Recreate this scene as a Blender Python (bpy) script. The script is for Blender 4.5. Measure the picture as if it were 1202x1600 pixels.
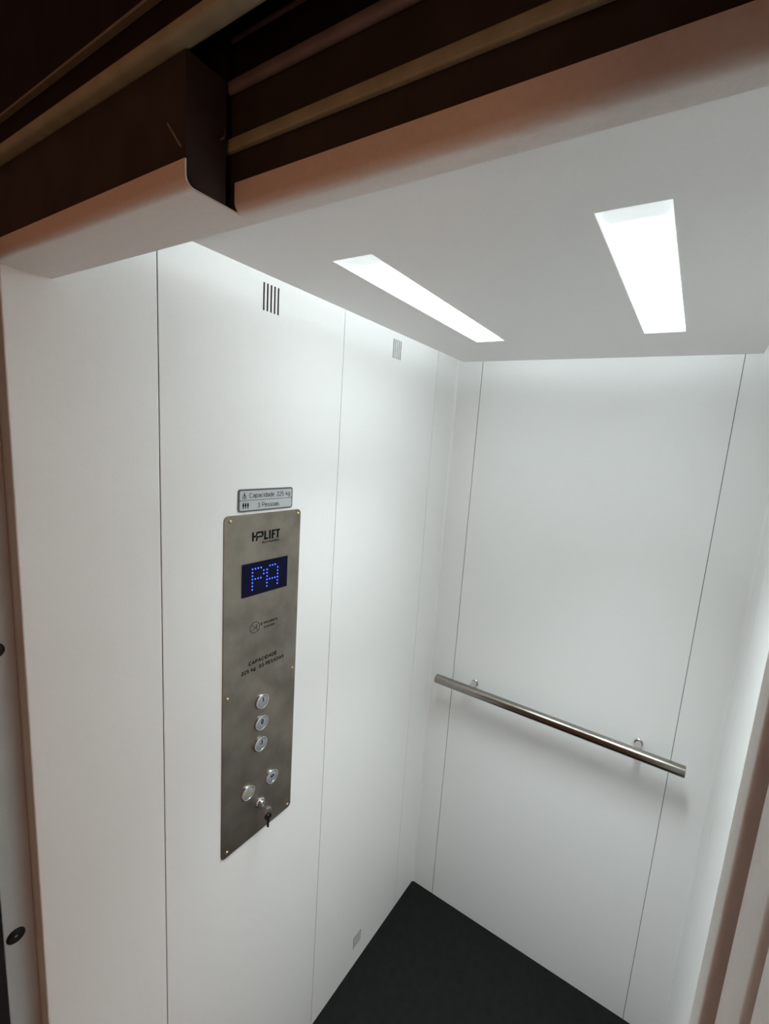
import bpy, bmesh, math
from mathutils import Vector, Matrix

# ------------------------------------------------------------------ camera, world, lights, exposure
for o in list(bpy.data.objects): bpy.data.objects.remove(o)
S = bpy.context.scene
COL = S.collection
FPX, YAW, PIT, ROL = 706.92, 0.537, -0.1603, 0.0796
CAM = Vector((0.7772, -1.4643, 1.8258))
cd = bpy.data.cameras.new('camera'); cam = bpy.data.objects.new('camera', cd); COL.objects.link(cam)
Fv = Vector((-math.sin(YAW)*math.cos(PIT), math.cos(YAW)*math.cos(PIT), math.sin(PIT)))
R0 = Vector((math.cos(YAW), math.sin(YAW), 0)); U0 = R0.cross(Fv)
Rv = math.cos(ROL)*R0 + math.sin(ROL)*U0; Uv = -math.sin(ROL)*R0 + math.cos(ROL)*U0
m = Matrix((Rv, Uv, -Fv)).transposed().to_4x4(); m.translation = CAM
cam.matrix_world = m
cd.sensor_fit = 'VERTICAL'; cd.sensor_height = 24.0; cd.lens = FPX/1600*24.0
cd.shift_x = -58.7/1600; cd.shift_y = 10.1/1600
cd.clip_start = 0.01; cd.clip_end = 50
S.camera = cam

S.view_settings.view_transform = 'Standard'; S.view_settings.look = 'None'
S.view_settings.exposure = 0.12; S.view_settings.gamma = 1.0
S.view_settings.use_curve_mapping = False

W = bpy.data.worlds.new('landing_ambient'); S.world = W; W.use_nodes = True
W.node_tree.nodes['Background'].inputs[0].default_value = (0.112, 0.048, 0.028, 1)
W.node_tree.nodes['Background'].inputs[1].default_value = 1.0

LAMP_STRENGTH = 14.6
LAMP_COLOR = (0.88, 0.985, 1.0, 1)
COVE_POWER = 1.1
BEAM_POWER = 2.7
BEAM_SPREAD = 75.0

def area(name, loc, sx, sy, power, color, rot=(0, 0, 0)):
    l = bpy.data.lights.new(name, 'AREA'); l.shape = 'RECTANGLE'; l.size = sx; l.size_y = sy
    l.energy = power; l.color = color
    o = bpy.data.objects.new(name, l); COL.objects.link(o); o.location = loc; o.rotation_euler = rot
    return o
# LED strips lying in the cavity above the floating ceiling panel; their light falls through the perimeter gap
area('cove_strip_left', (0.19, -0.62, 2.212), 0.16, 0.9, COVE_POWER, LAMP_COLOR[:3])
area('cove_strip_right', (0.755, -0.62, 2.212), 0.16, 0.9, COVE_POWER, LAMP_COLOR[:3])
area('cove_strip_back', (0.47, -0.22, 2.212), 0.4, 0.16, COVE_POWER*0.3, LAMP_COLOR[:3])

# added warm fill for the left door edge, low and right behind the viewer
area('landing_fill', (1.55, -2.7, 1.1), 0.35, 0.35, 3.4, (1.0, 0.46, 0.20), (math.radians(90), 0, math.radians(42)))

# ------------------------------------------------------------------ materials
def mat(name, base, rough=0.5, metal=0.0, spec=0.5, noise=None, bump=None, emis=None, stretch=None):
    """noise=(scale, amount, detail) mottles the colour; bump=(scale, strength)"""
    M = bpy.data.materials.new(name); M.use_nodes = True
    nt = M.node_tree; b = nt.nodes['Principled BSDF']
    b.inputs['Base Color'].default_value = (*base, 1); b.inputs['Roughness'].default_value = rough
    b.inputs['Metallic'].default_value = metal; b.inputs['Specular IOR Level'].default_value = spec
    tc = nt.nodes.new('ShaderNodeTexCoord'); mp = nt.nodes.new('ShaderNodeMapping')
    nt.links.new(tc.outputs['Object'], mp.inputs[0])
    if stretch: mp.inputs['Scale'].default_value = stretch
    if noise:
        n = nt.nodes.new('ShaderNodeTexNoise'); n.inputs['Scale'].default_value = noise[0]
        n.inputs['Detail'].default_value = noise[2] if len(noise) > 2 else 4
        nt.links.new(mp.outputs[0], n.inputs['Vector'])
        r = nt.nodes.new('ShaderNodeMapRange'); a = noise[1]
        r.inputs['From Min'].default_value = 0.3; r.inputs['From Max'].default_value = 0.7
        r.inputs['To Min'].default_value = 1-a; r.inputs['To Max'].default_value = 1+a
        nt.links.new(n.outputs['Fac'], r.inputs['Value'])
        v = nt.nodes.new('ShaderNodeVectorMath'); v.operation = 'SCALE'
        v.inputs[0].default_value = base; nt.links.new(r.outputs[0], v.inputs['Scale'])
        nt.links.new(v.outputs[0], b.inputs['Base Color'])
    if bump:
        n2 = nt.nodes.new('ShaderNodeTexNoise'); n2.inputs['Scale'].default_value = bump[0]
        nt.links.new(mp.outputs[0], n2.inputs['Vector'])
        bp = nt.nodes.new('ShaderNodeBump'); bp.inputs['Strength'].default_value = bump[1]
        bp.inputs['Distance'].default_value = 0.001
        nt.links.new(n2.outputs['Fac'], bp.inputs['Height']); nt.links.new(bp.outputs[0], b.inputs['Normal'])
    if emis:
        b.inputs['Emission Color'].default_value = (*emis[0], 1); b.inputs['Emission Strength'].default_value = emis[1]
    return M

M_wall = mat('white_wall_laminate', (0.88, 0.885, 0.875), 0.42, noise=(260, 0.012), bump=(700, 0.05), spec=0.4)
M_ceil = mat('ceiling_laminate', (0.86, 0.85, 0.845), 0.5, noise=(260, 0.012), bump=(700, 0.05), spec=0.35)
M_plenum = mat('plenum_white', (0.8, 0.8, 0.8), 0.6)
M_frame = mat('painted_door_frame', (0.80, 0.77, 0.74), 0.45, noise=(300, 0.03), bump=(600, 0.06), spec=0.4)
M_back = mat('shadow_gap_black', (0.006, 0.006, 0.006), 0.9)
M_rubber = mat('black_rubber_floor', (0.0075, 0.0075, 0.0072), 0.8, spec=0.15, noise=(45, 0.25, 8), bump=(900, 0.25))
M_steel = mat('brushed_steel', (0.30, 0.28, 0.25), 0.2, 1.0, noise=(60, 0.12), stretch=(1, 14, 14))
M_steel2 = mat('polished_steel', (0.62, 0.61, 0.60), 0.22, 1.0, noise=(40, 0.05))
M_plate = mat('satin_steel_faceplate', (0.285, 0.248, 0.21), 0.42, 1.0, noise=(16, 0.22, 8), bump=(60, 0.04))
M_ring = mat('satin_chrome', (0.68, 0.69, 0.71), 0.25, 1.0, noise=(80, 0.04))
M_cap = mat('button_cap_silver', (0.36, 0.37, 0.40), 0.45, 0.35, noise=(300, 0.06))
M_brass = mat('brass_screw', (0.62, 0.48, 0.26), 0.3, 1.0, noise=(80, 0.05))
M_black = mat('black_print', (0.006, 0.006, 0.007), 0.7, noise=(200, 0.1), spec=0.08)
M_grey = mat('grey_print', (0.03, 0.033, 0.036), 0.7, noise=(200, 0.1))
M_sign = mat('silver_sign', (0.50, 0.525, 0.54), 0.5, 0.2, noise=(200, 0.05))
M_signedge = mat('grey_sign_border', (0.10, 0.11, 0.12), 0.5, noise=(200, 0.05))
M_screen = mat('dark_blue_screen', (0.002, 0.003, 0.014), 0.6, spec=0.12, noise=(30, 0.1), emis=((0.01, 0.02, 0.35), 0.012))
M_led = mat('blue_led', (0.05, 0.1, 0.6), 0.4, noise=(30, 0.05), emis=((0.03, 0.075, 1.0), 3.6))
M_yellow = mat('yellow_print', (0.34, 0.31, 0.12), 0.6, noise=(200, 0.1))
M_bumper = mat('black_bumper_rubber', (0.006, 0.006, 0.006), 0.45, noise=(90, 0.2))
M_dark = mat("shaded_brown_steel", (0.045, 0.04, 0.04), 0.6, noise=(25, 0.2), spec=0.2)  # shade of the shaft put into the base colour of the plates
M_darker = mat('shaded_black_steel', (0.016, 0.013, 0.014), 0.7, noise=(25, 0.2), spec=0.1)  # deeper shaft shade, likewise put into the base colour
M_zinc = mat('bounce_tinted_zinc', (0.34, 0.37, 0.28), 0.45, 0.0, noise=(40, 0.15), spec=0.3)  # cabin bounce light on the rails put into the base colour
M_purple = mat('primed_steel', (0.22, 0.20, 0.24), 0.5, noise=(40, 0.15), spec=0.2)
M_thin = mat('pale_edge_steel', (0.20, 0.20, 0.17), 0.5, noise=(40, 0.15), spec=0.3)  # paler steel for the thin plate edges

# lamp diffuser: falloff painted into the emission ramp, dimmer towards both ends
def lamp_material():
    M = bpy.data.materials.new('lit_acrylic_diffuser'); M.use_nodes = True
    nt = M.node_tree; b = nt.nodes['Principled BSDF']
    b.inputs['Base Color'].default_value = (0.8, 0.8, 0.8, 1); b.inputs['Roughness'].default_value = 0.4
    tc = nt.nodes.new('ShaderNodeTexCoord'); sp = nt.nodes.new('ShaderNodeSeparateXYZ')
    nt.links.new(tc.outputs['Generated'], sp.inputs[0])
    cr = nt.nodes.new('ShaderNodeValToRGB'); e = cr.color_ramp.elements
    e[0].position = 0.0; e[0].color = (0.032,)*3+(1,)
    e[1].position = 1.0; e[1].color = (0.045,)*3+(1,)
    for p, v in ((0.07, 0.038), (0.14, 0.9), (0.3, 1.0), (0.93, 0.8), (0.975, 0.055)):
        q = e.new(p); q.color = (v, v, v, 1)
    nt.links.new(sp.outputs['Y'], cr.inputs['Fac'])
    mu = nt.nodes.new('ShaderNodeMath'); mu.operation = 'MULTIPLY'; mu.inputs[1].default_value = LAMP_STRENGTH
    nt.links.new(cr.outputs['Color'], mu.inputs[0])
    b.inputs['Emission Color'].default_value = LAMP_COLOR
    nt.links.new(mu.outputs[0], b.inputs['Emission Strength'])
    return M
M_lamp = lamp_material()
M_acr = mat('acrylic_edge', (0.85, 0.87, 0.88), 0.3, noise=(100, 0.02), emis=((0.9, 1.0, 1.0), 0.55))

# ------------------------------------------------------------------ helpers
def tag(o, label=None, cat=None, group=None, kind=None):
    if label: o['label'] = label
    if cat: o['category'] = cat
    if group: o['group'] = group
    if kind: o['kind'] = kind
    return o
def empty(name, loc, **k):
    o = bpy.data.objects.new(name, None); COL.objects.link(o); o.location = loc; o.empty_display_size = 0.02
    return tag(o, **k)
def wloc(o):
    v = Vector((0, 0, 0))
    while o: v += o.location; o = o.parent
    return v
def obj(name, bm, M, parent=None, smooth=False, origin=None, **k):
    """bm holds world coordinates; origin goes to the mesh centre"""
    bm.normal_update()
    vs = [v.co for v in bm.verts]
    if origin is None:
        origin = Vector([(min(v[i] for v in vs)+max(v[i] for v in vs))/2 for i in range(3)])
    origin = Vector(origin)
    bmesh.ops.translate(bm, verts=bm.verts, vec=-origin)
    me = bpy.data.meshes.new(name); bm.to_mesh(me); bm.free()
    me.materials.append(M)
    if smooth:
        for p in me.polygons: p.use_smooth = True
        me.set_sharp_from_angle(angle=math.radians(35))
    o = bpy.data.objects.new(name, me); COL.objects.link(o)
    if parent: o.parent = parent; o.location = origin - wloc(parent)
    else: o.location = origin
    return tag(o, **k)
def BM(): return bmesh.new()
def box(bm, x0, x1, y0, y1, z0, z1, bev=0.0, seg=2):
    r = bmesh.ops.create_cube(bm, size=1.0)
    vs = r['verts']
    for v in vs:
        v.co = Vector((x0 if v.co.x < 0 else x1, y0 if v.co.y < 0 else y1, z0 if v.co.z < 0 else z1))
    if bev:
        es = list({e for v in vs for e in v.link_edges})
        bmesh.ops.bevel(bm, geom=es, offset=bev, segments=seg, profile=0.5, affect='EDGES')
    return bm
def prism(bm, pts, axis, a0, a1):
    """polygon in the other two axes (cyclic order kept), extruded along axis"""
    def mk(p, a):
        if axis == 0: return (a, p[0], p[1])
        if axis == 1: return (p[0], a, p[1])
        return (p[0], p[1], a)
    A = [bm.verts.new(mk(p, a0)) for p in pts]; B = [bm.verts.new(mk(p, a1)) for p in pts]
    n = len(pts)
    fs = [bm.faces.new(A), bm.faces.new(B[::-1])]
    for i in range(n): fs.append(bm.faces.new((A[i], B[i], B[(i+1) % n], A[(i+1) % n])))
    bmesh.ops.recalc_face_normals(bm, faces=fs)
    return bm
def lathe(bm, prof, c, ax, seg=32):
    """prof = [(radius, along)], c centre, ax unit direction"""
    ax = Vector(ax).normalized(); c = Vector(c)
    t = ax.orthogonal().normalized(); s = ax.cross(t)
    rings = []
    for r, h in prof:
        if r <= 1e-7: rings.append([bm.verts.new(c+ax*h)]); continue
        rings.append([bm.verts.new(c+ax*h+(t*math.cos(2*math.pi*i/seg)+s*math.sin(2*math.pi*i/seg))*r) for i in range(seg)])
    fs = []
    for a, b in zip(rings, rings[1:]):
        for i in range(seg):
            j = (i+1) % seg
            if len(a) == 1 and len(b) == 1: continue
            if len(a) == 1: fs.append(bm.faces.new((a[0], b[i], b[j])))
            elif len(b) == 1: fs.append(bm.faces.new((a[i], b[0], a[j])))
            else: fs.append(bm.faces.new((a[i], b[i], b[j], a[j])))
    bmesh.ops.recalc_face_normals(bm, faces=fs)
    return bm
def tube(bm, pts, r, seg=10, closed=False):
    pts = [Vector(p) for p in pts]; n = len(pts); rings = []
    for i, p in enumerate(pts):
        a = pts[(i-1) % n] if (closed or i > 0) else p
        b = pts[(i+1) % n] if (closed or i < n-1) else p
        d = (b-a).normalized(); u = d.orthogonal().normalized()
        if rings:
            u = (pu - d*pu.dot(d)).normalized()
        pu = u; w = d.cross(u)
        rings.append([bm.verts.new(p+(u*math.cos(2*math.pi*k/seg)+w*math.sin(2*math.pi*k/seg))*r) for k in range(seg)])
    fs = []
    rr = range(n if closed else n-1)
    for i in rr:
        a, b = rings[i], rings[(i+1) % n]
        for k in range(seg): fs.append(bm.faces.new((a[k], b[k], b[(k+1) % seg], a[(k+1) % seg])))
    if not closed: fs.append(bm.faces.new(rings[0])); fs.append(bm.faces.new(rings[-1][::-1]))
    bmesh.ops.recalc_face_normals(bm, faces=fs)
    return bm
def round_rect(y0, y1, z0, z1, r, n=6):
    P = []
    for cy, cz, a0 in ((y1-r, z1-r, 0), (y0+r, z1-r, 90), (y0+r, z0+r, 180), (y1-r, z0+r, 270)):
        for i in range(n+1):
            a = math.radians(a0+90*i/n); P.append((cy+r*math.cos(a), cz+r*math.sin(a)))
    return P
def sheet(us, vs, holes, place, thick, chamU=0.0, chamD=0.0):
    """flat panel of cells us x vs minus holes (list of (u0,u1,v0,v1)); place(u,v,depth)->xyz"""
    U = set(us); V = set(vs)
    if chamU: U |= {us[0]+chamU, us[-1]-chamU}
    for h in holes: U |= {h[0], h[1]}; V |= {h[2], h[3]}
    U = sorted(U); V = sorted(V); bm = BM(); g = {}
    def dep(u): return chamD if chamU and (u == U[0] or u == U[-1]) else 0.0
    for i, u in enumerate(U):
        for j, v in enumerate(V): g[i, j] = bm.verts.new(place(u, v, dep(u)))
    fs = []
    for i in range(len(U)-1):
        for j in range(len(V)-1):
            cu, cv = (U[i]+U[i+1])/2, (V[j]+V[j+1])/2
            if any(h[0] < cu < h[1] and h[2] < cv < h[3] for h in holes): continue
            fs.append(bm.faces.new((g[i, j], g[i+1, j], g[i+1, j+1], g[i, j+1])))
    bmesh.ops.delete(bm, geom=[v for v in bm.verts if not v.link_faces], context='VERTS')
    be = [e for e in bm.edges if len(e.link_faces) == 1]
    r = bmesh.ops.extrude_edge_only(bm, edges=be)
    nv = [x for x in r['geom'] if isinstance(x, bmesh.types.BMVert)]
    d = Vector(place(0, 0, thick))-Vector(place(0, 0, 0))
    bmesh.ops.translate(bm, verts=nv, vec=d)
    bmesh.ops.recalc_face_normals(bm, faces=bm.faces)
    # make the front face outward (front points opposite to d)
    bm.normal_update()
    f0 = fs[0]
    if f0.normal.dot(d) > 0: bmesh.ops.reverse_faces(bm, faces=bm.faces)
    return bm
# plain sans-serif stroke lettering: every glyph is a list of polylines on a cap height of 1
def arc(cx, cy, rx, ry, a0, a1, n=10):
    return [(cx+rx*math.cos(math.radians(a0+(a1-a0)*i/n)), cy+ry*math.sin(math.radians(a0+(a1-a0)*i/n))) for i in range(n+1)]
GL = {
 'A': (.70, [[(0, 0), (.35, 1), (.70, 0)], [(.13, .34), (.57, .34)]]),
 'B': (.60, [[(0, 0), (0, 1), (.32, 1)]+arc(.32, .76, .24, .24, 90, -90)+[(0, .52)], [(.32, .52)]+arc(.34, .26, .26, .26, 90, -90)+[(0, 0)]]),
 'C': (.70, [arc(.38, .5, .38, .5, 42, 318, 16)]),
 'D': (.66, [[(0, 0), (0, 1), (.26, 1)]+arc(.26, .5, .40, .5, 90, -90, 14)+[(0, 0)]]),
 'E': (.55, [[(.55, 1), (0, 1), (0, 0), (.55, 0)], [(0, .52), (.50, .52)]]),
 'F': (.52, [[(.52, 1), (0, 1), (0, 0)], [(0, .50), (.46, .50)]]),
 'I': (.04, [[(.02, 0), (.02, 1)]]),
 'L': (.50, [[(0, 1), (0, 0), (.50, 0)]]),
 'M': (.78, [[(0, 0), (0, 1), (.39, .22), (.78, 1), (.78, 0)]]),
 'O': (.76, [arc(.38, .5, .38, .5, 0, 360, 22)]),
 'P': (.58, [[(0, 0), (0, 1), (.32, 1)]+arc(.32, .73, .26, .27, 90, -90)+[(0, .46)]]),
 'R': (.62, [[(0, 0), (0, 1), (.34, 1)]+arc(.34, .74, .25, .26, 90, -90)+[(0, .48)], [(.32, .48), (.62, 0)]]),
 'S': (.58, [arc(.29, .755, .26, .245, 35, 270, 12)+arc(.29, .255, .29, .255, 90, -145, 12)]),
 'T': (.60, [[(0, 1), (.60, 1)], [(.30, 1), (.30, 0)]]),
 'U': (.62, [[(0, 1), (0, .31)]+arc(.31, .31, .31, .31, 180, 360)+[(.62, 1)]]),
 'V': (.66, [[(0, 1), (.33, 0), (.66, 1)]]),
 '0': (.52, [arc(.26, .5, .26, .5, 0, 360, 20)]),
 '1': (.28, [[(0, .76), (.22, 1), (.22, 0)]]),
 '2': (.52, [arc(.26, .73, .26, .27, 165, -28, 12)+[(0, 0), (.53, 0)]]),
 '3': (.52, [arc(.25, .75, .23, .25, 155, -90, 12), arc(.25, .26, .27, .26, 90, -155, 12)]),
 '5': (.52, [[(.48, 1), (.09, 1), (.04, .50)]+arc(.26, .32, .27, .32, 125, -150, 14)]),
 '-': (.30, [[(0, .38), (.30, .38)]]),
 'a': (.48, [arc(.24, .50, .23, .22, 150, 0, 8)+[(.47, 0)], arc(.23, .22, .23, .22, 40, 320, 14)]),
 'c': (.46, [arc(.25, .36, .25, .36, 45, 315, 14)]),
 'd': (.50, [arc(.24, .36, .24, .36, 0, 360, 16), [(.49, 1), (.49, 0)]]),
 'e': (.50, [[(.02, .38), (.49, .38)]+arc(.25, .36, .25, .36, 0, 318, 16)]),
 'g': (.50, [arc(.24, .36, .24, .36, 0, 360, 16), [(.49, .72), (.49, -.05)]+arc(.25, -.05, .24, .24, 0, -150, 8)]),
 'i': (.04, [[(.02, 0), (.02, .72)], [(.02, .90), (.02, 1)]]),
 'k': (.44, [[(0, 0), (0, 1)], [(.42, .72), (0, .28)], [(.15, .43), (.46, 0)]]),
 'o': (.52, [arc(.26, .36, .26, .36, 0, 360, 16)]),
 'p': (.50, [arc(.26, .36, .24, .36, 0, 360, 16), [(0, .72), (0, -.28)]]),
 's': (.42, [arc(.21, .54, .19, .18, 35, 270, 9)+arc(.21, .18, .21, .18, 90, -145, 9)]),
 ' ': (.26, [])}
GL['\u00c9'] = (.55, GL['E'][1]+[[(.20, 1.16), (.38, 1.34)]])
def ribbon(bm, pts, w, place, t):
    pts = [p for i, p in enumerate(pts) if i == 0 or math.dist(p, pts[i-1]) > 1e-6]
    closed = math.dist(pts[0], pts[-1]) < 1e-6
    if closed: pts = pts[:-1]
    n = len(pts); L = []; Rr = []
    for i, p in enumerate(pts):
        a = pts[i-1] if (i > 0 or closed) else None; b = pts[(i+1) % n] if (i < n-1 or closed) else None
        def nm(u, v):
            d = math.dist(u, v); return (-(v[1]-u[1])/d, (v[0]-u[0])/d)
        if a and b:
            n1, n2 = nm(a, p), nm(p, b); mx, my = n1[0]+n2[0], n1[1]+n2[1]; q = (mx*mx+my*my)/2
            q = max(q, 0.35); mx, my = mx/q, my/q
        else: mx, my = nm(a, p) if a else nm(p, b)
        L.append((p[0]+mx*w/2, p[1]+my*w/2)); Rr.append((p[0]-mx*w/2, p[1]-my*w/2))
    fs = []
    V = [[bm.verts.new(place(q[0], q[1], h)) for q in side] for side in (L, Rr) for h in (0, t)]
    for i in range(n if closed else n-1):
        j = (i+1) % n
        fs.append(bm.faces.new((V[1][i], V[1][j], V[3][j], V[3][i])))
        fs.append(bm.faces.new((V[0][i], V[0][j], V[1][j], V[1][i]))); fs.append(bm.faces.new((V[2][j], V[2][i], V[3][i], V[3][j])))
    if not closed:
        fs.append(bm.faces.new((V[0][0], V[1][0], V[3][0], V[2][0]))); fs.append(bm.faces.new((V[0][-1], V[2][-1], V[3][-1], V[1][-1])))
    bm.normal_update()
    bmesh.ops.recalc_face_normals(bm, faces=fs)
    bm.normal_update()
    for f in fs:
        if f.normal.x < -0.5: bmesh.ops.reverse_faces(bm, faces=[f])
def text(name, body, M, parent, y0, y1, z0, z1, x, bold=0.12, gap=0.20, thick=0.0003, **k):
    """lettering on the left wall plane (reads along +y, up +z, faces +x); z0..z1 is baseline..cap height"""
    adv = []; pos = 0.0
    for ch in body: adv.append(pos); pos += GL[ch][0]+gap
    tot = pos-gap+bold; cap = (z1-z0)
    sy = (y1-y0)/tot; sz = cap/(1+bold)
    bm = BM()
    for ch, a in zip(body, adv):
        for pl_ in GL[ch][1]:
            q = [((p[0]+a+bold/2)*sy, (p[1]+bold/2)*sz) for p in pl_]
            ribbon(bm, q, bold*(sy+sz)/2, lambda u, v, h: (x+h, y0+u, z0+v), thick)
    return obj(name, bm, M, parent, **k)
def shape(name, polys, M, parent, x, thick=0.0003, **k):
    bm = BM()
    for p in polys: prism(bm, p, 0, x, x+thick)
    return obj(name, bm, M, parent, **k)
def ring_poly(cy, cz, r0, r1, n=28):
    out = []
    for i in range(n):
        a, b = 2*math.pi*i/n, 2*math.pi*(i+1)/n
        out.append([(cy+r0*math.cos(a), cz+r0*math.sin(a)), (cy+r1*math.cos(a), cz+r1*math.sin(a)),
                    (cy+r1*math.cos(b), cz+r1*math.sin(b)), (cy+r0*math.cos(b), cz+r0*math.sin(b))])
    return out
def disc_poly(cy, cz, r, n=16, sz=1.0):
    return [(cy+r*math.cos(2*math.pi*i/n), cz+sz*r*math.sin(2*math.pi*i/n)) for i in range(n)]

# ------------------------------------------------------------------ the cabin shell
CW = 0.945            # cabin width
YF = -1.232           # front end of the left wall
ZT = 2.22             # true top, above the floating ceiling panel
ZC = 2.10             # underside of the floating ceiling panel
K = 'structure'

bm = BM(); box(bm, -0.06, CW+0.06, -1.25, 0.04, -0.03, 0.0)
obj('floor', bm, M_rubber, kind=K, label='black rubber floor of the lift cabin')

def vent(y0, z0, z1, pitch=0.0089, w=0.0041, n=5):
    return [(y0+i*pitch, y0+i*pitch+w, z0, z1) for i in range(n)]
wl = empty('wall_left', (0, -0.6, 0), kind=K, label='white panelled left wall carrying the control panel')
bm = BM(); box(bm, -0.060, -0.034, YF+0.002, 0.03, 0, ZT)
obj('wall_backing', bm, M_back, wl)
pl = lambda u, v, d: (-d, u, v)
def left_panel(y0, y1, holes=(), **k):
    obj('wall_panel', sheet([y0, y1], [0.0, ZT], list(holes), pl, 0.0012, 0.0012, 0.0004), M_wall, wl, **k)
left_panel(-1.0365, -0.5935, vent(-0.833, 2.063, 2.115), label='middle panel of the left wall, behind the control panel')
left_panel(-0.5920, -0.1380, vent(-0.3895, 2.060, 2.112)+vent(-0.3955, 0.0725, 0.1215), label='rear panel of the left wall with two slotted vents')
# front panel wraps round the end of the wall
bm = BM()
prism(bm, [(0.0, -1.0395), (0.0, YF+0.002), (-0.0006, YF+0.0006), (-0.002, YF), (-0.034, YF), (-0.034, YF+0.0015),
           (-0.0062, YF+0.0015), (-0.005, YF+0.004), (-0.005, -1.0380), (-0.0008, -1.0380)], 2, 0.0, ZT)
obj('wall_panel', bm, M_wall, wl, label='front panel of the left wall beside the door')

# rounded corner panel, bent from the left wall into the back wall
def corner(cx, sx, ylen, xlen, parent):
    r = 0.010; P = [(cx, -ylen)]; 
    for i in range(9):
        a = math.radians(90*i/8); P.append((cx+sx*(r-r*math.cos(a)), -r+r*math.sin(a)))
    P.append((cx+sx*xlen, 0.0)); Q = [(cx+sx*xlen, 0.005), (cx-sx*0.005, 0.005), (cx-sx*0.005, -ylen)]
    bm = BM(); prism(bm, P+Q, 2, 0.0, ZT)
    return obj('wall_panel', bm, M_wall, parent, smooth=True)
wb = empty('wall_back', (CW/2, 0, 0), kind=K, label='white panelled back wall behind the handrail')
bm = BM(); box(bm, -0.02, CW+0.02, 0.006, 0.03, 0, ZT); obj('wall_backing', bm, M_back, wb)
corner(0.0, 1, 0.1368, 0.0962, wl)['label'] = 'bent panel filling the left rear corner'
pb = lambda u, v, d: (u, d, v)
obj('wall_panel', sheet([0.0982, 0.8335], [0.0, ZT], [], pb, 0.0014, 0.0010, 0.0004), M_wall, wb, label='wide middle panel of the back wall')
wr = empty('wall_right', (CW, -0.6, 0), kind=K, label='white right wall at the edge of view')
corner(CW, -1, 0.1368, CW-0.8350, wb)['label'] = 'bent panel filling the right rear corner'
bm = BM(); box(bm, CW+0.006, CW+0.03, -1.175, 0.0, 0, ZT); obj('wall_backing', bm, M_back, wr)
pr = lambda u, v, d: (CW+d, u, v)
for a, b in ((-1.172, -0.5935), (-0.592, -0.1383)):
    obj('wall_panel', sheet([a, b], [0.0, ZT], [], pr, 0.0012, 0.0012, 0.0004), M_wall, wr)

# floating ceiling panel with two lamp openings; the true ceiling above it
cl = empty('ceiling', (CW/2, -0.6, ZC), kind=K, label='grey-white floating ceiling panel of the cabin with two slots for lamps')
LX = ((0.2355, 0.3135), (0.6320, 0.7115)); LY = (-0.8935, -0.3480)
pc = lambda u, v, d: (u, v, ZC+d)
obj('ceiling_panel', sheet([0.078, 0.865], [-1.16, -0.108], [(a, b, *LY) for a, b in LX], pc, 0.02), M_ceil, cl)
bm = BM(); box(bm, -0.06, CW+0.06, -1.175, 0.04, ZT, ZT+0.02); obj('ceiling_top', bm, M_plenum, cl)

# ------------------------------------------------------------------ door header (bent sheet) and door gear above it
def bend_profile(yr, yf, z, ztop, r=0.008, t=0.0014, zrear=2.21):
    P = [(yr, zrear), (yr, z+0.001), (yr-0.001, z)]
    n = 8; Q = []
    for i in range(n+1):
        a = math.radians(90*i/n); P.append((yf+r-r*math.sin(a), z+r-r*math.cos(a)))
        Q.append((yf+r-(r-t)*math.sin(a), z+r-(r-t)*math.cos(a)))
    P.append((yf, ztop)); P.append((yf+t, ztop))
    P += Q[::-1]; P += [(yr-t, z+t), (yr-t, zrear)]
    return P
hd = empty('trim_1', (0.45, -1.19, 2.006), kind=K, label='folded metal door header across the top of the cabin opening, stepped near the left')
bm = BM(); prism(bm, bend_profile(-1.1765, -1.242, 2.006, 2.0252), 0, 0.0008, 0.412)
obj('header_extension', bm, M_frame, hd, smooth=True, label='deeper left piece of the header reaching towards the viewer')
bm = BM(); prism(bm, bend_profile(-1.1765, -1.199, 2.006, 2.0285), 0, 0.4122, 1.05)
obj('header_sheet', bm, M_frame, hd, smooth=True, label='shallower right piece of the header')

trk = empty('door_track', (0.3, -1.22, 2.1), label='steel sliding door gear coloured dark for shaft shade, with rails running above the cabin door header', cat='door track')
def bar(name, M, x0, x1, y0, y1, z0, z1, bev=0.0, seg=2, **k):
    bm = BM(); box(bm, x0, x1, y0, y1, z0, z1, bev, seg)
    return obj(name, bm, M, trk, smooth=bev > 0, **k)
bar('cover_plate', M_dark, -0.70, 0.4080, -1.2385, -1.2040, 2.0090, 2.1010, 0.0008)
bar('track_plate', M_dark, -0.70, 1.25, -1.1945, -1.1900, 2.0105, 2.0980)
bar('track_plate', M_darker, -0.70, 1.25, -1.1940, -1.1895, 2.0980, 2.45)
bar('lower_rail', M_zinc, 0.30, 1.25, -1.2000, -1.1945, 2.0535, 2.0630, 0.0016, 3, label='pale lower rail')
bar('upper_rail', M_purple, 0.395, 1.25, -1.2010, -1.1940, 2.0965, 2.1055, 0.003, 3, label='purplish upper rail')
bar('rail_edge', M_purple, 0.368, 1.25, -1.1970, -1.1940, 2.1360, 2.1375)
bar('front_rail', M_zinc, -0.70, 1.25, -1.2490, -1.2330, 2.1020, 2.1125, 0.0045, 4, label='thick pale front rail')
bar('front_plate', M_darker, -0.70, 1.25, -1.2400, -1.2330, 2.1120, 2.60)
bar('plate_edge', M_thin, -0.70, 1.25, -1.2450, -1.2400, 2.1400, 2.1425)
bar('door_hanger', M_darker, 0.345, 0.4020, -1.2035, -1.1950, 2.0550, 2.1500, 0.001)
bm = BM(); tube(bm, [(0.4088, -1.2103, 2.0553), (0.4096, -1.2080, 2.0579), (0.4098, -1.2064, 2.0617), (0.4088, -1.2064, 2.0655)], 0.0009)
obj('hanger_clip', bm, M_brass, trk, smooth=True, label='tiny brass-coloured clip')
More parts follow.
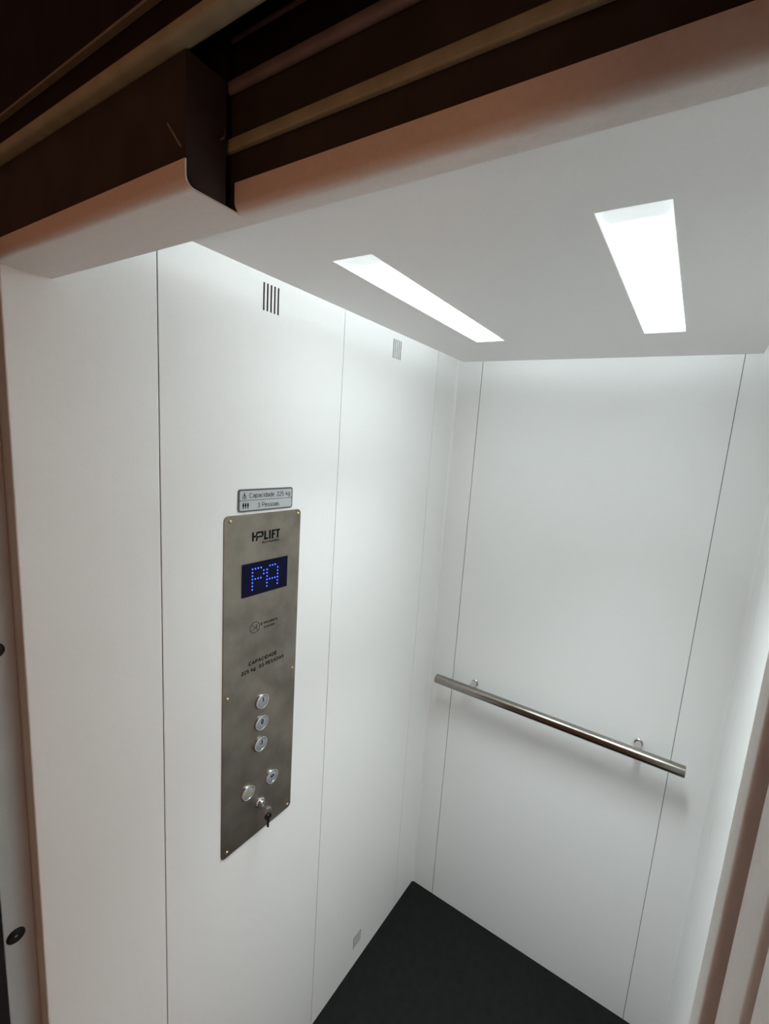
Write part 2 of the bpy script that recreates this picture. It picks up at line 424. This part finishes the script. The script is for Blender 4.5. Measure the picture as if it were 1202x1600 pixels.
bm = BM(); prism(bm, [(0.402, 2.036), (0.3845, 2.0560), (0.3857, 2.0570), (0.4033, 2.0370)], 1, -1.2398, -1.2385)
obj('bracket_edge', bm, M_thin, trk)

# ------------------------------------------------------------------ car door panels and jambs
def column(name, x0, x1, y0, y1, z1, r_corners, M=M_frame, n=6, **k):
    """vertical box with chosen rounded corners {(sx,sy):radius}"""
    P = []
    for sx, sy, a0 in ((1, 1, 0), (-1, 1, 90), (-1, -1, 180), (1, -1, 270)):
        r = r_corners.get((sx, sy), 0.0008); cx = (x1-r) if sx > 0 else (x0+r); cy = (y1-r) if sy > 0 else (y0+r)
        for i in range(n+1):
            a = math.radians(a0+90*i/n); P.append((cx+r*math.cos(a), cy+r*math.sin(a)))
    bm = BM(); prism(bm, P, 2, 0.0, z1)
    return obj(name, bm, M, smooth=True, **k)
d1 = column('door_1', -0.45, -0.0300, -1.2705, -1.2322, 2.003, {(1, 1): 0.0006, (1, -1): 0.0015}, kind=K,
            label='edge of the open sliding door at the far left, with black rubber bumpers')
def bumper(z):
    bm = BM()
    lathe(bm, [(0.0, 0.0022), (0.0026, 0.0022), (0.0030, 0.0030), (0.0060, 0.0038), (0.0095, 0.0034), (0.0116, 0.0018), (0.0118, -0.0005)],
          (-0.0300, -1.2560, z), (1, 0, 0))
    b = obj('rubber_bumper', bm, M_bumper, d1, smooth=True, label='round black rubber bumper')
    bm = BM(); lathe(bm, [(0.0, 0.0028), (0.0018, 0.0026), (0.0024, 0.0020)], (-0.0300, -1.2560, z), (1, 0, 0), 16)
    obj('screw', bm, M_cap, b, smooth=True)
for z in (1.014, 1.493, 0.35): bumper(z)
column('trim_2', 0.822, CW+0.03, -1.2025, -1.1765, 2.0045, {(-1, -1): 0.003}, kind=K, label='right jamb of the cabin opening, farthest of the three upright folds')
column('trim_3', 0.8265, 1.05, -1.2540, -1.2130, 2.003, {(-1, -1): 0.0035}, kind=K, label='middle upright fold at the right edge of the view')
column('trim_4', 0.8270, 1.05, -1.4400, -1.2640, 2.30, {(-1, -1): 0.004}, kind=K, label='nearest upright fold at the right edge of the view')
bm = BM(); box(bm, -0.5, 0.0295, -1.305, -1.285, 0, 2.03)  # added black box, stands in for the unlit gap past the door edge
obj('dark_gap_box', bm, M_back, kind=K, label='added black box standing in for the dark gap beside the door')

# ------------------------------------------------------------------ ceiling lamps
def make_lamp(x0, x1, label):
    t = empty('ceiling_light', ((x0+x1)/2, sum(LY)/2, ZC), label=label, cat='light', group='lamps in the cabin ceiling')
    bm = BM(); box(bm, x0+0.0015, x1-0.0015, LY[0]+0.0015, LY[1]-0.0015, ZC+0.004, ZC+0.007)
    obj('diffuser', bm, M_lamp, t)
    # added narrow fill light just under the sheet, brightens the lower walls
    l = area('downward_fill', ((x0+x1)/2, -0.62, ZC+0.0032), x1-x0-0.012, 0.46, BEAM_POWER*(0.5 if x0 < 0.5 else 1.45), LAMP_COLOR[:3])
    l.data.spread = math.radians(BEAM_SPREAD)
    w = 0.0014; fr = BM()
    e = 0.0001
    box(fr, x0+e, x0+w, LY[0]+e, LY[1]-e, ZC+0.0002, ZC+0.012); box(fr, x1-w, x1-e, LY[0]+e, LY[1]-e, ZC+0.0002, ZC+0.012)
    box(fr, x0+w, x1-w, LY[0]+e, LY[0]+w, ZC+0.0002, ZC+0.012); box(fr, x0+w, x1-w, LY[1]-w, LY[1]-e, ZC+0.0002, ZC+0.012)
    obj('frame', fr, M_acr, t, label='thin bright rim')
    bm = BM(); box(bm, x0-0.01, x1+0.01, LY[0]-0.01, LY[1]+0.01, ZC+0.0215, ZC+0.055, 0.003)
    obj('housing', bm, M_plenum, t)
    return t
make_lamp(*LX[0], 'long rectangular lit ceiling lamp on the left, nearer the control panel wall')
make_lamp(*LX[1], 'long rectangular lit ceiling lamp on the right, farther from the control panel')

# ------------------------------------------------------------------ handrail
HZ, HY = 0.9735, -0.060
h = empty('handrail', (0.465, HY, HZ), label='brushed steel tubular handrail on two short posts across the back wall', cat='handrail')
bm = BM(); R = 0.0165
lathe(bm, [(0, 0), (R-0.003, 0), (R-0.0005, 0.0004), (R, 0.001), (R, 0.813-0.001), (R-0.0005, 0.813-0.0004), (R-0.003, 0.813), (0, 0.813)], (0.0585, HY, HZ), (1, 0, 0), 48)
obj('rail', bm, M_steel, h, smooth=True)
for x in (0.190, 0.744):
    bm = BM(); lathe(bm, [(0.0095, 0.0), (0.0095, 0.050)], (x, 0.0, HZ+0.004), (0, -1, -0.07), 24)
    p = obj('post', bm, M_steel2, h, smooth=True)
    bm = BM(); lathe(bm, [(0.0, 0.006), (0.0115, 0.006), (0.0130, 0.0045), (0.0130, 0.0)], (x, 0.0, HZ+0.004), (0, -1, 0), 32)
    obj('flange', bm, M_steel2, p, smooth=True)

# ------------------------------------------------------------------ capacity sign
s = empty('capacity_sign', (0, -0.8135, 1.686), label='small silver two-line capacity sign above the control panel', cat='sign')
bm = BM(); prism(bm, round_rect(-0.8848, -0.7425, 1.6628, 1.7096, 0.0055), 0, 0.0, 0.0018)
obj('plate', bm, M_signedge, s)
bm = BM(); prism(bm, round_rect(-0.8808, -0.7455, 1.6870, 1.7062, 0.0025), 0, 0.0012, 0.0021)
prism(bm, round_rect(-0.8808, -0.7455, 1.6660, 1.6856, 0.0025), 0, 0.0012, 0.0021)
obj('field', bm, M_sign, s, label='silver field split by a dark line')
text('lettering', 'Capacidade 225 kg', M_grey, s, -0.8590, -0.7500, 1.6912, 1.7015, 0.0021, bold=0.13, label='grey text line Capacidade 225 kg')
text('lettering', '3 Pessoas', M_grey, s, -0.8380, -0.7805, 1.6702, 1.6805, 0.0021, bold=0.13, label='grey text line 3 Pessoas')
ic = [[(-0.8748, 1.6893), (-0.8660, 1.6893), (-0.8660, 1.6903), (-0.8748, 1.6903)], [(-0.8748, 1.6945), (-0.8660, 1.6945), (-0.8660, 1.6955), (-0.8748, 1.6955)],
      [(-0.8748, 1.6893), (-0.8738, 1.6893), (-0.8738, 1.6955), (-0.8748, 1.6955)], [(-0.8670, 1.6893), (-0.8660, 1.6893), (-0.8660, 1.6955), (-0.8670, 1.6955)],
      [(-0.8725, 1.6915), (-0.8683, 1.6915), (-0.8683, 1.6932), (-0.8725, 1.6932)],
      [(-0.8733, 1.6962), (-0.8675, 1.6962), (-0.8698, 1.7000), (-0.8710, 1.7000)]] + ring_poly(-0.8704, 1.7015, 0.0008, 0.0016, 12)
shape('weight_icon', ic, M_grey, s, 0.0021, label='small outlined weight symbol')
pp = []
for i in range(3):
    y = -0.8728+i*0.0056
    pp.append(disc_poly(y, 1.6808, 0.0013, 12))
    pp.append([(y-0.0019, 1.6790), (y-0.0012, 1.6796), (y+0.0012, 1.6796), (y+0.0019, 1.6790), (y+0.0019, 1.6748), (y+0.0011, 1.6740), (y+0.0009, 1.6694), (y-0.0009, 1.6694), (y-0.0011, 1.6740), (y-0.0019, 1.6748)])
shape('people_icon', pp, M_black, s, 0.0021, label='three black standing figures symbol')

# ------------------------------------------------------------------ control panel
PY0, PY1, PZ0, PZ1 = -0.9160, -0.7155, 0.8760, 1.6575
cp = empty('control_panel', (0, (PY0+PY1)/2, PZ0), label='tall satin steel control panel with display, buttons and key switch on the left wall', cat='control panel')
bm = BM(); prism(bm, round_rect(PY0, PY1, PZ0, PZ1, 0.010, 8), 0, 0.0, 0.0022)
es = [e for e in bm.edges if all(abs(v.co.x-0.0022) < 1e-6 for v in e.verts)]
bmesh.ops.bevel(bm, geom=es, offset=0.0005, segments=1, affect='EDGES')
obj('faceplate', bm, M_plate, cp)
XP = 0.0022
for y, z in ((-0.9025, 1.6462), (-0.7245, 1.6478), (-0.9045, 1.2645), (-0.7262, 1.2652), (-0.9020, 0.8888), (-0.7265, 0.8868)):
    bm = BM(); lathe(bm, [(0.0, 0.0026), (0.0018, 0.0023), (0.0033, 0.0012), (0.0038, -0.0002)], (XP, y, z), (1, 0, 0), 20)
    sc = obj('screw', bm, M_brass, cp, smooth=True, label='small brass-coloured screw')
# display
DY0, DY1, DZ0, DZ1 = -0.8740, -0.7522, 1.4795, 1.5520
bm = BM(); box(bm, XP-0.0005, XP+0.0016, DY0, DY1, DZ0, DZ1, 0.0005, 1)
ds = obj('display', bm, M_screen, cp, label='dark blue floor display reading PA')
led = BM()
Prow = {0: (0, 1, 2, 3), 1: (0, 4), 2: (0, 4), 3: (0, 1, 2, 3), 4: (0,), 5: (0,), 6: (0,)}
Arow = {0: (1, 2, 3), 1: (0, 4), 2: (0, 4), 3: (0, 4), 4: (0, 1, 2, 3, 4), 5: (0, 4), 6: (0, 4)}
def dots(rows, y0, ztop):
    for r, cs in rows.items():
        for c in cs:
            lathe(led, [(0.0, 0.0008), (0.0013, 0.0006), (0.0017, 0.0)], (XP+0.0016, y0+c*0.0073, ztop-r*0.00755), (1, 0, 0), 8)
dots(Prow, -0.8485, 1.5384); dots(Arow, -0.8102, 1.5384)
obj('lit_dots', led, M_led, ds, smooth=True, label='bright blue dots forming the letters PA')
# logo: H and P share a slanted cross stroke, then LIFT
zb, zt = 1.5985, 1.6180
H = [[(-0.8500, zb), (-0.8458, zb), (-0.8458, zt), (-0.8500, zt)],
     [(-0.8458, 1.6065), (-0.8400, 1.6065), (-0.8380, 1.6105), (-0.8458, 1.6105)],
     [(-0.8412, 1.6105), (-0.8376, 1.6105), (-0.8352, zt), (-0.8392, zt)],
     [(-0.8412, zb), (-0.8374, zb), (-0.8342, 1.6085), (-0.8384, 1.6085)],
     [(-0.8360, 1.6142), (-0.8240, 1.6142), (-0.8222, zt), (-0.8350, zt)],
     [(-0.8250, 1.6052), (-0.8215, 1.6075), (-0.8205, 1.6115), (-0.8222, zt), (-0.8262, 1.6150), (-0.8248, 1.6105)],
     [(-0.8362, 1.6052), (-0.8245, 1.6052), (-0.8232, 1.6085), (-0.8350, 1.6085)]]
shape('logo_letters', H, M_black, cp, XP, label='black joined letters H and P of the logo')
w_ = 0.0044
def rc(a, b, c, d): return [(a, c), (b, c), (b, d), (a, d)]
shape('logo_letters', [rc(-0.8190, -0.8190+w_, zb, zt), rc(-0.8190, -0.8088, zb, zb+0.0040),
                       rc(-0.8062, -0.8062+w_, zb, zt),
                       rc(-0.7990, -0.7990+w_, zb, zt), rc(-0.7990, -0.7892, zt-0.0040, zt), rc(-0.7990, -0.7902, zb+0.0080, zb+0.0117),
                       rc(-0.7880, -0.7765, zt-0.0040, zt), rc(-0.7845, -0.7845+w_, zb, zt)], M_black, cp, XP, label='heavy black letters LIFT of the logo')
text('lettering', 'ELEVADORES', M_black, cp, -0.8235, -0.7780, 1.5908, 1.5955, XP, bold=0.18, label='tiny text ELEVADORES below the logo')
# no smoking
ns = ring_poly(-0.8385, 1.4045, 0.0118, 0.0132)
c0, s0 = math.cos(math.radians(45)), math.sin(math.radians(45))
def rbar(cy, cz, L, w, ang):
    a = math.radians(ang); d = (math.cos(a), math.sin(a)); n = (-d[1], d[0])
    return [(cy+sx*d[0]*L/2+sy*n[0]*w/2, cz+sx*d[1]*L/2+sy*n[1]*w/2) for sx, sy in ((-1, -1), (1, -1), (1, 1), (-1, 1))]
ns += [rbar(-0.8385, 1.4045, 0.024, 0.0012, -45), rbar(-0.8425, 1.3995, 0.012, 0.0005, 20), rbar(-0.8418, 1.4018, 0.012, 0.0005, 20),
       rbar(-0.8340, 1.4040, 0.004, 0.0028, 20), rbar(-0.8325, 1.4080, 0.005, 0.0010, 70), rbar(-0.8350, 1.4085, 0.005, 0.0010, 60)]
shape('no_smoking_symbol', ns, M_grey, cp, XP, label='round crossed cigarette symbol')
text('lettering', 'É PROIBIDO', M_black, cp, -0.8232, -0.7755, 1.4050, 1.4098, XP, bold=0.20, label='text line É PROIBIDO')
text('lettering', 'FUMAR', M_black, cp, -0.8135, -0.7840, 1.3945, 1.3992, XP, bold=0.20, label='text line FUMAR')
text('lettering', 'CAPACIDADE', M_black, cp, -0.8535, -0.7748, 1.3192, 1.3278, XP, bold=0.22, gap=.28, label='text line CAPACIDADE')
text('lettering', '225 kg  03 PESSOAS', M_black, cp, -0.8715, -0.7540, 1.3032, 1.3118, XP, bold=0.22, gap=.28, label='text line 225 kg 03 PESSOAS')

# push buttons
def button(y, z, label):
    bm = BM()
    lathe(bm, [(0.0182, -0.0002), (0.0182, 0.0025), (0.0176, 0.0042), (0.0160, 0.0050), (0.0146, 0.0046), (0.0140, 0.0032), (0.0, 0.0032)], (XP, y, z), (1, 0, 0), 40)
    b = obj('push_button', bm, M_ring, cp, smooth=True, label=label)
    bm = BM(); lathe(bm, [(0.0, 0.0043), (0.0125, 0.0043), (0.0134, 0.0038), (0.0136, 0.0030)], (XP, y, z), (1, 0, 0), 40)
    obj('button_cap', bm, M_cap, b, smooth=True)
    return b
XB = XP+0.0043
B = [(-0.8155, 1.2185), (-0.8163, 1.1650), (-0.8175, 1.1118), (-0.7815, 1.0040), (-0.8495, 1.0052)]
b = button(*B[0], 'upper round silver floor button marked 1'); text('numeral', '1', M_black, b, B[0][0]-0.0018, B[0][0]+0.0034, B[0][1]-0.0020, B[0][1]+0.0110, XB, bold=0.30)
b = button(*B[1], 'middle round silver floor button marked 0'); text('numeral', '0', M_black, b, B[1][0]-0.0028, B[1][0]+0.0042, B[1][1]-0.0025, B[1][1]+0.0105, XB, bold=0.26)
b = button(*B[2], 'lower round silver floor button marked -1'); text('numeral', '-1', M_black, b, B[2][0]-0.0055, B[2][0]+0.0048, B[2][1]-0.0022, B[2][1]+0.0105, XB, bold=0.30)
b = button(*B[3], 'round silver door-open button')
y, z = B[3]
shape('door_open_symbol', [[(y-0.0065, z+0.003), (y-0.0015, z-0.001), (y-0.0015, z+0.007)], [(y+0.0065, z+0.003), (y+0.0015, z+0.007), (y+0.0015, z-0.001)],
                           [(y-0.0006, z-0.0015), (y+0.0006, z-0.0015), (y+0.0006, z+0.0075), (y-0.0006, z+0.0075)]], M_black, b, XB, label='black opening arrows')
b = button(*B[4], 'round silver alarm button with a yellow bell')
y, z = B[4]
shape('bell_symbol', [[(y-0.0078, z-0.0035), (y+0.0078, z-0.0035), (y+0.0056, z+0.0000), (y+0.0052, z+0.0060), (y+0.0024, z+0.0090), (y-0.0024, z+0.0090), (y-0.0052, z+0.0060), (y-0.0056, z+0.0000)],
                      disc_poly(y, z-0.0062, 0.0020, 10)], M_yellow, b, XB, label='yellow bell symbol')
# key switch
LYc, LZc = -0.8135, 0.9545
bm = BM(); lathe(bm, [(0.0120, -0.0002), (0.0120, 0.0015), (0.0105, 0.0025), (0.0085, 0.0030), (0.0085, 0.0090), (0.0078, 0.0100), (0.0, 0.0100)], (XP, LYc, LZc), (1, 0, 0), 32)
ks = obj('key_switch', bm, M_ring, cp, smooth=True, label='round chrome key switch')
bm = BM(); box(bm, XP+0.0098, XP+0.0103, LYc-0.0045, LYc+0.0045, LZc-0.0008, LZc+0.0008)
obj('keyway', bm, M_black, ks)

# keys: one in the switch, a ring, one hanging
def key_mesh(c, along, wide, L=0.022, bow=0.0105, t=0.0009):
    """flat key: bow centred at c, blade runs along 'along' for L"""
    along = Vector(along).normalized(); wide = Vector(wide); wide = (wide-along*wide.dot(along)).normalized()
    nrm = along.cross(wide); c = Vector(c); bm = BM()
    out = []; n = 22
    a0 = math.asin(0.0033/bow)
    for i in range(n+1):
        a = a0+(2*math.pi-2*a0)*i/n; out.append((bow*math.cos(a), bow*math.sin(a)))
    inn = [(-bow*0.45+0.0024*math.cos(2*math.pi*i/(n+1)), 0.0024*math.sin(2*math.pi*i/(n+1))) for i in range(n+1)]
    def P(q, s): return c+along*q[0]+wide*q[1]+nrm*s*t
    fs = []
    O = [[bm.verts.new(P(q, s)) for q in out] for s in (-1, 1)]; I = [[bm.verts.new(P(q, s)) for q in inn] for s in (-1, 1)]
    m_ = n+1
    for i in range(m_):
        j = (i+1) % m_
        fs.append(bm.faces.new((O[1][i], O[1][j], I[1][j], I[1][i]))); fs.append(bm.faces.new((O[0][j], O[0][i], I[0][i], I[0][j])))
        fs.append(bm.faces.new((O[0][i], O[0][j], O[1][j], O[1][i]))); fs.append(bm.faces.new((I[0][j], I[0][i], I[1][i], I[1][j])))
    bl = [(bow*0.9, -0.0031), (bow+L-0.003, -0.0031), (bow+L, -0.001), (bow+L, 0.0005), (bow+L-0.002, 0.0022), (bow+L-0.005, 0.0012), (bow+L-0.008, 0.0026),
          (bow+L-0.011, 0.0014), (bow+L-0.014, 0.0031), (bow*0.9, 0.0031)]
    A = [bm.verts.new(P(q, -1)) for q in bl]; Bv = [bm.verts.new(P(q, 1)) for q in bl]
    fs.append(bm.faces.new(A)); fs.append(bm.faces.new(Bv[::-1]))
    for i in range(len(bl)):
        j = (i+1) % len(bl); fs.append(bm.faces.new((A[i], A[j], Bv[j], Bv[i])))
    bmesh.ops.recalc_face_normals(bm, faces=fs)
    return bm
kc = Vector((XP+0.0225, LYc, LZc))
tag(obj('key', key_mesh(kc, (-1, 0, 0), (0, 1, -0.35), L=0.004), M_steel2), 'silver key sticking out of the key switch', 'key', 'keys at the key switch')
rc = Vector((XP+0.0285, LYc+0.001, LZc-0.0085)); pts = []
for i in range(24):
    a = 2*math.pi*i/24; pts.append(rc+Vector((0.25*math.cos(a), 0.9*math.cos(a), 0)).normalized()*0 + Vector((0.003*math.cos(a), 0.0065*math.cos(a), 0.0105*math.sin(a))))
bm = BM(); tube(bm, pts, 0.0007, 8, True)
tag(obj('key_ring', bm, M_steel2, smooth=True), 'small wire ring joining the two keys', 'key ring')
tag(obj('key', key_mesh((rc.x, rc.y, rc.z-0.0150), (0.0, 0.04, -1), (0.35, 1, 0), L=0.022, bow=0.0085), mat('dark_key_metal', (0.05, 0.045, 0.04), 0.4, 1.0, noise=(80, 0.1))),
    'dark key hanging from the ring below the key switch', 'key', 'keys at the key switch')
